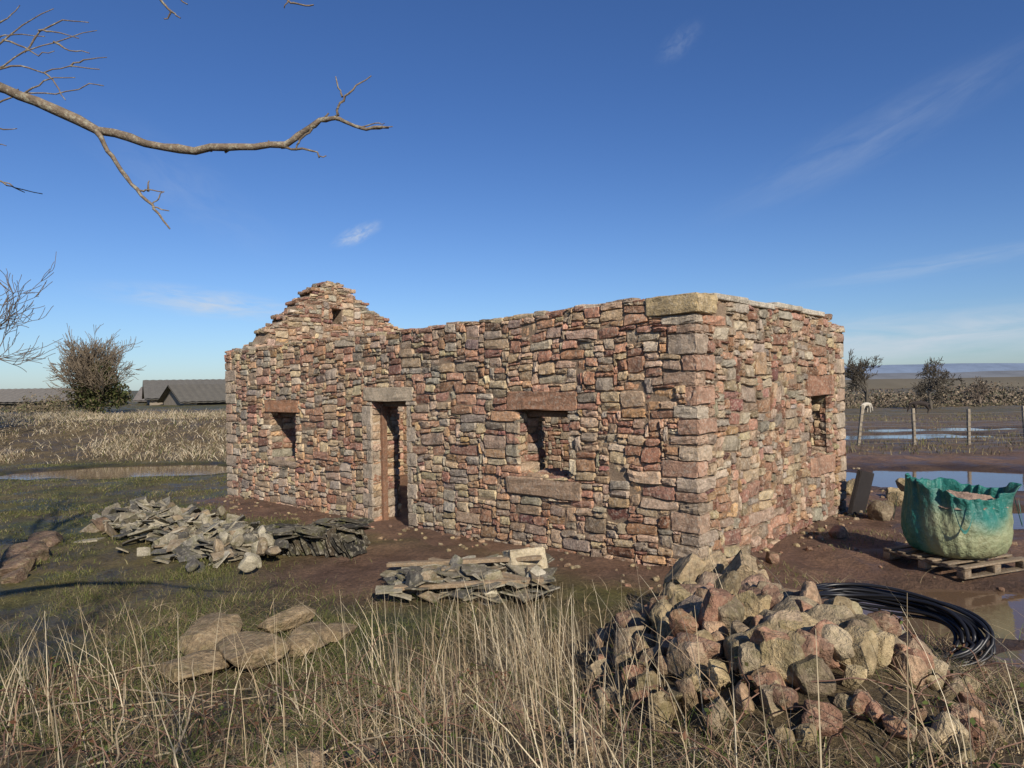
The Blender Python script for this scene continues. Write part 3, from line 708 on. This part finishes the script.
# ---------------------------------------------------------------- overhanging branch / tree beside camera
ob=empty('overhanging_tree'); mb=MB()
bc=(.22,.17,.12)
def br(pts,r0,r1):
    P=np.array(pts,float); m_=[]
    for a,b_ in zip(P[:-1],P[1:]):
        for f in (0,.33,.66): m_.append(a*(1-f)+b_*f)
    m_.append(P[-1]); Q=np.array(m_); Q+=rng.normal(0,.003,Q.shape)
    rad=np.linspace(r0,r1,len(Q))*(1+.14*np.abs(rng.normal(size=len(Q))))
    tubes(mb,Q,rad,8,bc)
    return Q
main=[(-4.4,2.9,3.3),(-3.2,2.9,3.72),(-2.55,2.95,3.6),(-2.163,3,3.55),(-1.994,3,3.48),(-1.741,3.02,3.365),(-1.529,3,3.295),(-1.318,3,3.26),(-1.128,2.98,3.265),(-.938,3,3.278),(-.86,3,3.335),(-.79,3,3.375),(-.727,3,3.387),(-.67,3,3.362),(-.60,3,3.340),(-.494,3,3.342)]
br(main[:4],.06,.024); Q=br(main[3:],.020,.0048)
def sub(L,r0,r1,y=3.):
    return br([((a-512)*.0014085*y+.0,y,2.25+(384-b_)*.0014085*y+.036*y/3*(1-a/600)) for a,b_ in L],r0,r1)
sub([(342,118),(343,107),(350,97),(362,88),(376,77)],.006,.002)
sub([(348,98),(344,88),(341,76)],.004,.002)
sub([(318,130),(306,140),(300,150)],.005,.003)
sub([(285,148),(300,150),(318,150),(323,157),(330,156)],.0055,.002)
sub([(100,130),(112,150),(126,172),(140,190),(155,205),(165,218),(173,229)],.010,.003)
sub([(140,190),(150,191),(166,192)],.004,.002); sub([(150,191),(153,180)],.004,.002); sub([(155,205),(162,199),(166,192)],.003,.002);sub([(155,207),(172,211)],.003,.002)
sub([(362,127),(378,130),(395,128)],.004,.002); sub([(365,128),(380,124),(390,125)],.003,.0015)
sub([(160,-10),(168,2),(178,12),(186,18)],.005,.002,2.6); sub([(178,12),(172,20)],.003,.002,2.6); sub([(165,-2),(184,-4),(192,3)],.003,.002,2.6)
sub([(280,-8),(296,2),(308,6),(321,7)],.004,.002,2.6); sub([(296,2),(290,8)],.003,.0015,2.6)
for L_ in ([(-30,90),(0,70),(30,52),(60,42),(103,30)],[(0,70),(25,64),(50,72),(75,66),(105,70)],[(30,52),(45,30),(70,20),(95,22)],[(-20,60),(10,40),(28,25),(60,8)],[(-30,120),(-5,105),(30,92),(60,94),(95,84),(110,86)],[(30,92),(50,80),(80,78)],[(-40,60),(-5,45),(8,36),(20,34),(50,36)],[(60,42),(75,50),(95,52)],[(75,66),(90,60),(112,58)],[(-20,180),(0,178),(18,187),(45,193)],[(0,178),(10,184),(28,192)],[(-20,150),(0,142),(10,146)],[(-30,20),(-5,28),(14,18),(26,4)],[(-10,120),(8,130),(22,128)],[(10,40),(24,44),(44,54),(60,52)],[(45,30),(58,32),(85,38)],[(50,72),(62,84),(70,100)]):
    sub(L_,.0045,.0018,3.5)
for (a,b_) in ((55,110),(130,140),(180,150),(215,152),(262,149),(230,152),(330,120),(148,146),(20,95),(270,147)):
    sub([(a,b_),(a+3,b_-6)],.005,.003)
tubes(mb,[(-4.5,2.9,-.2),(-4.45,2.9,1.2),(-4.4,2.9,3.3),(-4.5,2.7,5.2),(-4.3,2.9,7)],np.array([.22,.18,.14,.09,.04]),12,bc)
for k in range(7):
    z_=rng.uniform(3.5,6.5); dd=np.array([rng.normal(-.6,.5),rng.normal(-.3,.6),.6]); grow(mb,np.array([-4.45,2.8,z_]),dd,.05,1.4,1,4,bc,4,.15,.7,4,.004)
mb.build('trunk_and_branches',M_bark,True,ob)
baretree('bare_tree',-1.4,-3.5,7.5,5,4,.008,r=.2,seed=12)
for (x_,y_,h_) in ((-3.4,-.9,4.6),(-5.2,-.2,5.2),(-2.2,-2.2,4.6)):
    mb=MB(); z_=tz(x_,y_)
    for k in range(4): grow(mb,np.array([x_+rng.normal(0,.2),y_,z_]),np.array([rng.normal(0,.3),rng.normal(-.1,.2),1.]),.07,h_*.3,0,4,(.16,.125,.095),4,.15,.75,5,.009)
    mb.build('bare_shrub',M_twig,True)
# ---------------------------------------------------------------- grass
def blades(name,P,H,Wd,lean,cols,seg=3,mat=M_grass,droop=.5,parent=None,flop=None):
    n=len(P); az=rng.uniform(0,6.28,n); la=rng.uniform(0,6.28,n) if flop is None else rng.normal(flop,1.0,n)
    wd=np.stack([np.cos(az),np.sin(az),0*az],-1); ld=np.stack([np.cos(la),np.sin(la),0*la],-1)
    Vs=[]
    for k in range(seg+1):
        t=k/seg
        c=P+ld*(H*lean*t**1.7)[:,None]+np.array([0,0,1.])*(H*t*(1-droop*np.minimum(lean,1.6)*t*.6))[:,None]
        w=(Wd*(1-.75*t**1.5)*.5)[:,None]; Vs+= [c-wd*w,c+wd*w]
    V=np.stack(Vs,1); m=2*(seg+1)
    base=(np.arange(n)*m)[:,None]
    Fq=np.concatenate([np.stack([base[:,0]+2*k,base[:,0]+2*k+1,base[:,0]+2*k+3,base[:,0]+2*k+2],-1) for k in range(seg)])
    mb=MB(); mb.add(V.reshape(-1,3),Fq,np.repeat(cols,m,0)); return mb.build(name,mat,False,parent)
def inpud(x,y):
    r=np.zeros(len(x),bool)
    for i,p in enumerate(puddles): r|=pd(x,y,p)<(1.1 if i!=2 else 1.6)
    return r
def pts(n,x0,x1,y0,y1,keep):
    x=rng.uniform(x0,x1,n);y=rng.uniform(y0,y1,n); k=(keep(x,y)>rng.random(n))&(~inpud(x,y)); x=x[k];y=y[k]
    return np.stack([x,y,terr(x,y)],-1)
def inb(x,y):
    s=(x-Cn[0])*A[0]+(y-Cn[1])*A[1]; t=(x-Cn[0])*B[0]+(y-Cn[1])*B[1]
    return (s>-.05)&(t>-.05)&(s<LA+.05)&(t<LB+.05)
inm=lambda x,y:(((x-1.65)/1.1)**2+((y-5.0)/1.85)**2)<1
def k1(x,y):
    c=sm((fbm(x*1.5,y*1.5,61)+.05)/.35)
    w=np.exp(-((x-.1)/1.1)**2)*1.0*sm((7.1-y)/1.5)+.12*sm((-1.2-x)/1)*sm((5.4-y)/1.5)+.35*sm((x-1.8)/1)*sm((4.2-y)/.8)+.10*sm((6.5-y)/1)*sm((2.5-x))
    clr=1-.9*np.exp(-(((x+2.0)/.9)**2+((y-5.4)/.9)**2)**2)
    return np.clip(w*(.13+.87*c),0,1)*(1-.85*inm(x,y))*clr
P=pts(17000,-4.6,4.2,2.4,7.1,k1); n=len(P)
sc_=np.array([(.54,.45,.30),(.44,.35,.22),(.64,.55,.39),(.34,.25,.16)])
blades('tall_dry_grass',P,rng.uniform(.12,.84,n)*(1-.2*sm((P[:,1]-5)/2)),rng.uniform(.0035,.0075,n),np.abs(rng.normal(.12,.4,n)),sc_[rng.integers(4,size=n)]*rng.uniform(.6,1.12,(n,1)),4,flop=2.6)
P=pts(90000,-5.2,4.6,2.4,7.8,lambda x,y:np.clip(.18+zone(x,y)[1],0,1)*(.08+.92*sm((fbm(x*1.7,y*1.7,65)+.15)/.45))*(1-.8*inm(x,y))); n=len(P)
ds=np.array([(.38,.29,.17),(.25,.18,.10),(.50,.40,.26),(.14,.095,.06),(.12,.15,.04),(.09,.12,.028)])
lf=sm((-.4-P[:,0])/1.2); pick=rng.choice(6,size=n,p=[.27,.24,.16,.15,.10,.08]); gsel=rng.random(n)<lf*.4; pick[gsel]=rng.integers(3,6,size=gsel.sum())
blades('matted_dead_grass',P,rng.uniform(.04,.24,n),rng.uniform(.003,.007,n),rng.uniform(.5,2.4,n),ds[pick]*rng.uniform(.7,1.2,(n,1)),3)
def k2(x,y):
    md_,sw=zone(x,y); return np.clip((1-md_)*(1-.6*sw),0,1)*(~inb(x,y))*(.1+.9*sm((fbm(x*1.2,y*1.2,70)+.2)/.5))
gc=np.array([(.12,.135,.035),(.15,.155,.05),(.085,.10,.028),(.25,.21,.11),(.20,.17,.08)])
for nm,n0,x0,x1,y0,y1,hh,ww in (('turf_grass',60000,-6,-.6,4.2,9.5,(.02,.09),.005),('turf_grass',70000,-17,-3,9.3,24,(.02,.09),.012)):
    P=pts(n0,x0,x1,y0,y1,k2); n=len(P); blades(nm,P,rng.uniform(*hh,n),np.full(n,ww),rng.uniform(.2,1.6,n),gc[rng.choice(5,size=n,p=[.25,.2,.2,.19,.16])]*rng.uniform(.7,1.15,(n,1)),2)
P=pts(46000,-34,-7.5,23.2,38,lambda x,y:sm((y-23.6+.8*fbm(x*.5,y*.5,80))/1.5)*(.15+.85*sm((fbm(x*.6,y*.6,83)+.25)/.4))*sm((-7.5-x)/1.5)); n=len(P)
blades('bank_dry_grass',P,rng.uniform(.08,.42,n)*(.5+.7*sm((fbm(P[:,0]*.9,P[:,1]*.9,88)+.2)/.5)),rng.uniform(.012,.03,n),rng.uniform(.3,1.6,n),np.concatenate([sc_,gc[:2]])[rng.choice(6,size=n,p=[.24,.24,.2,.18,.07,.07])]*rng.uniform(.6,1.1,(n,1)),2)
P=pts(30000,7,42,20.5,60,lambda x,y:sm((fbm(x*.45,y*.3,91)-.05)/.3)*.8); n=len(P)
blades('field_rushes',P,rng.uniform(.05,.22,n),rng.uniform(.015,.03,n),rng.uniform(.1,1,n),np.array([(.2,.17,.08),(.14,.14,.05),(.30,.24,.13)])[rng.integers(3,size=n)]*rng.uniform(.7,1.1,(n,1)),2)
P=pts(20000,2.3,7,6,20,lambda x,y:(sm((fbm(x*1.3,y*1.3,95)-.0)/.25))*np.exp(-((((x-Cn[0])*-A[0]+(y-Cn[1])*-A[1])-.6)/.6)**2)*(~inb(x,y))); n=len(P)
if n: blades('weeds',P,rng.uniform(.02,.09,n),np.full(n,.007),rng.uniform(.3,1.2,n),gc[rng.integers(5,size=n)],2)
mb=MB()
for x0,y0,x1,y1,h0,h1 in ((-1.75,3.0,-1.95,3.5,.0,.45),(-1.6,3.3,-1.75,3.9,.05,.5),(-2.4,3.3,-1.5,3.6,.05,.1),(-2.8,4.2,-1.6,4.6,.05,.15),(-2.1,3.1,-2.0,3.8,.03,.2),(-3.0,5.0,-2.0,5.3,.03,.06),(-1.2,3.0,-.6,3.5,.05,.2),(-3.2,4.4,-2.2,3.9,.1,.3),(-2.9,5.2,-1.9,4.6,.1,.12),(-3.6,5.5,-2.4,6.1,.05,.1)):
    a=np.array([x0,y0,tz(x0,y0)+h0]);b_=np.array([x1,y1,tz(x1,y1)+h1]); P=[a*(1-f)+b_*f+rng.normal(0,.012,3) for f in np.linspace(0,1,8)]
    tubes(mb,P,np.linspace(.008,.004,8),5,(.36,.28,.18))
mb.build('fallen_sticks',M_bark,True)
mb=MB(); lm=MB()
for _ in range(150):
    if rng.random()<.7: x0,y0=rng.uniform(-3.6,-.2),rng.uniform(2.7,5.2)
    else: x0,y0=rng.uniform(-.5,3.6),rng.uniform(2.6,4.2)
    a_=rng.uniform(0,6.28); L_=rng.uniform(.3,.9); hh=rng.uniform(.08,.3); b0=tz(x0,y0)
    P=[np.array([x0+math.cos(a_)*L_*f,y0+math.sin(a_)*L_*f,b0+hh*4*f*(1-f)+.02])+rng.normal(0,.008,3) for f in np.linspace(0,1,10)]
    tubes(mb,P,np.linspace(.0045,.002,10),4,np.array([.17,.10,.07])*rng.uniform(.7,1.6))
    for q in P[2:]:
        if rng.random()<.45: leaves(lm,q,(.03,.03,.02),3,.016,[(.07,.09,.025),(.11,.10,.035),(.14,.07,.04)],.2)
mb.build('bramble_stems',M_twig,True); lm.build('bramble_leaves',M_leaf,False)
# ---------------------------------------------------------------- animals
def quad(name,x,y,ang,sc,col,graze=True):
    z=tz(x,y); 
    J={'hip':(-.62,0,1.12,.24),'mid':(-.1,0,1.08,.27),'sho':(.45,0,1.15,.24),'nk':(.85,0,1.05 if graze else 1.5,.13),'hd':(1.1,0,.55 if graze else 1.75,.10),'mz':(1.22,0,.22 if graze else 1.6,.06),'tail':(-.9,0,1.0,.05),'tail2':(-1.0,0,.5,.05)}
    vs=[];rad=[];ed=[];ix={}
    def av(k,p,r): ix[k]=len(vs);vs.append(p);rad.append(r)
    for k,(a,b_,c,r) in J.items(): av(k,(a,b_,c),r)
    for a,b_ in (('hip','mid'),('mid','sho'),('sho','nk'),('nk','hd'),('hd','mz'),('hip','tail'),('tail','tail2')): ed.append((ix[a],ix[b_]))
    for sd in (-1,1):
        o=.15*sd; f=.06*sd
        for k,p,r in (('st',(-.55,o,.85),.13),('hk',(-.78,o,.5),.06),('hf',(-.68+f,o,.04),.05)): av(k+str(sd),p,r)
        ed+= [(ix['hip'],ix['st'+str(sd)]),(ix['st'+str(sd)],ix['hk'+str(sd)]),(ix['hk'+str(sd)],ix['hf'+str(sd)])]
        for k,p,r in (('el',(.45,o,.8),.11),('kn',(.50-f,o,.42),.055),('ff',(.47-f,o,.04),.05)): av(k+str(sd),p,r)
        ed+= [(ix['sho'],ix['el'+str(sd)]),(ix['el'+str(sd)],ix['kn'+str(sd)]),(ix['kn'+str(sd)],ix['ff'+str(sd)])]
        av('ear'+str(sd),(J['hd'][0]-.1,.09*sd,J['hd'][2]+.2),.03); ed.append((ix['hd'],ix['ear'+str(sd)]))
    me=bpy.data.meshes.new(name); me.from_pydata([Vector(v)*sc for v in vs],ed,[]); o=link(bpy.data.objects.new(name,me))
    md_=o.modifiers.new('skin','SKIN'); o.modifiers.new('sub','SUBSURF').levels=1; o.modifiers['sub'].render_levels=1
    for i,sv in enumerate(me.skin_vertices[0].data): sv.radius=(rad[i]*sc,rad[i]*sc); sv.use_root=(i==0)
    m,nt,b=nodes(name+'_coat'); b.inputs['Base Color'].default_value=(*col,1); b.inputs['Roughness'].default_value=.9; me.materials.append(m)
    o.location=(x,y,z); o.rotation_euler=(0,0,ang)
quad('white_pony',34.4,69,.5,.78,(.5,.45,.36)); quad('dark_horse',35.6,62,2.9,.85,(.035,.025,.02))
# ---------------------------------------------------------------- light, sky
E=math.radians(31); sd=Vector((.36,-.933,0)).normalized(); S=Vector((sd.x*math.cos(E),sd.y*math.cos(E),math.sin(E)))
L=bpy.data.lights.new('sun','SUN'); L.energy=5.0; L.angle=math.radians(.5); L.color=(1,.91,.78)
lo=link(bpy.data.objects.new('sun',L)); lo.rotation_euler=(-S).to_track_quat('-Z','Y').to_euler()
w=bpy.data.worlds.new('World'); scene.world=w; w.use_nodes=True; nt=w.node_tree; bg_=nt.nodes['Background']
sky=N(nt,'ShaderNodeTexSky'); sky.sky_type='NISHITA'; sky.sun_disc=False; sky.sun_elevation=E; sky.sun_rotation=math.atan2(sd.x,sd.y); sky.air_density=1.; sky.dust_density=.3; sky.ozone_density=2.
g_=N(nt,'ShaderNodeTexCoord').outputs['Generated']; csum=None
for k,(d_,rx,rz,tilt,amp,ns) in enumerate((((-.205,.957,.205),.040,.013,.45,.8,1),((-.383,.917,.111),.15,.022,-.10,1.,1),((.44,.85,.291),.24,.040,.42,.16,1),((.215,.882,.42),.035,.018,.6,.15,1),((.511,.858,.050),.34,.040,.03,.9,1),((.515,.85,.135),.20,.015,.1,.25,1),((-.405,.879,.253),.15,.05,-.6,.12,1))):
    dv=Vector(d_).normalized()
    mp=N(nt,'ShaderNodeMapping',vector_type='TEXTURE'); mp.inputs['Location'].default_value=dv; mp.inputs['Rotation'].default_value=(0,-tilt,0); mp.inputs['Scale'].default_value=(rx,max(rx,.2),rz)
    nt.links.new(g_,mp.inputs['Vector'])
    ln=N(nt,'ShaderNodeVectorMath',operation='LENGTH'); nt.links.new(mp.outputs[0],ln.inputs[0])
    mr=N(nt,'ShaderNodeMapRange',interpolation_type='SMOOTHSTEP'); mr.inputs['From Min'].default_value=1.1; mr.inputs['From Max'].default_value=.0; nt.links.new(ln.outputs['Value'],mr.inputs['Value'])
    sc2=N(nt,'ShaderNodeVectorMath',operation='MULTIPLY'); sc2.inputs[1].default_value=(1.2,1,1.0); nt.links.new(mp.outputs[0],sc2.inputs[0])
    nz=N(nt,'ShaderNodeTexNoise'); nz.inputs['Scale'].default_value=1.8; nz.inputs['Detail'].default_value=5; nz.inputs['Roughness'].default_value=.62; nz.inputs['Distortion'].default_value=.5; nt.links.new(sc2.outputs[0],nz.inputs['Vector'])
    rp_=ramp(nt,nz.outputs['Fac'],.34,.7)
    mu=N(nt,'ShaderNodeMath',operation='MULTIPLY'); nt.links.new(mr.outputs[0],mu.inputs[0]); nt.links.new(rp_,mu.inputs[1])
    m2=N(nt,'ShaderNodeMath',operation='MULTIPLY'); m2.inputs[1].default_value=amp; nt.links.new(mu.outputs[0],m2.inputs[0])
    if csum is None: csum=m2.outputs[0]
    else:
        ad=N(nt,'ShaderNodeMath',operation='ADD',use_clamp=True); nt.links.new(csum,ad.inputs[0]); nt.links.new(m2.outputs[0],ad.inputs[1]); csum=ad.outputs[0]
sx=N(nt,'ShaderNodeSeparateXYZ'); nt.links.new(g_,sx.inputs[0])
el=N(nt,'ShaderNodeMapRange',interpolation_type='SMOOTHSTEP'); el.inputs['From Min'].default_value=-.02; el.inputs['From Max'].default_value=.40; nt.links.new(sx.outputs['Z'],el.inputs['Value'])
tint=mix(nt,el.outputs[0],(.60,.78,1.10,1),(.42,.63,1.0,1))
sk=mix(nt,1.,sky.outputs[0],tint,'MULTIPLY')
cl=mix(nt,csum,sk,(6.0,6.6,7.4,1)); nt.links.new(cl,bg_.inputs[0]); bg_.inputs[1].default_value=.1
# ---------------------------------------------------------------- camera
cd=bpy.data.cameras.new('camera'); cd.sensor_width=36; cd.lens=24.96; cd.clip_end=12000; cd.clip_start=.05
co=link(bpy.data.objects.new('camera',cd)); co.matrix_world=Matrix.Translation((0,0,2.25))@Matrix.Rotation(math.radians(90),4,'X')@Matrix.Rotation(math.radians(-1.0),4,'Z'); scene.camera=co
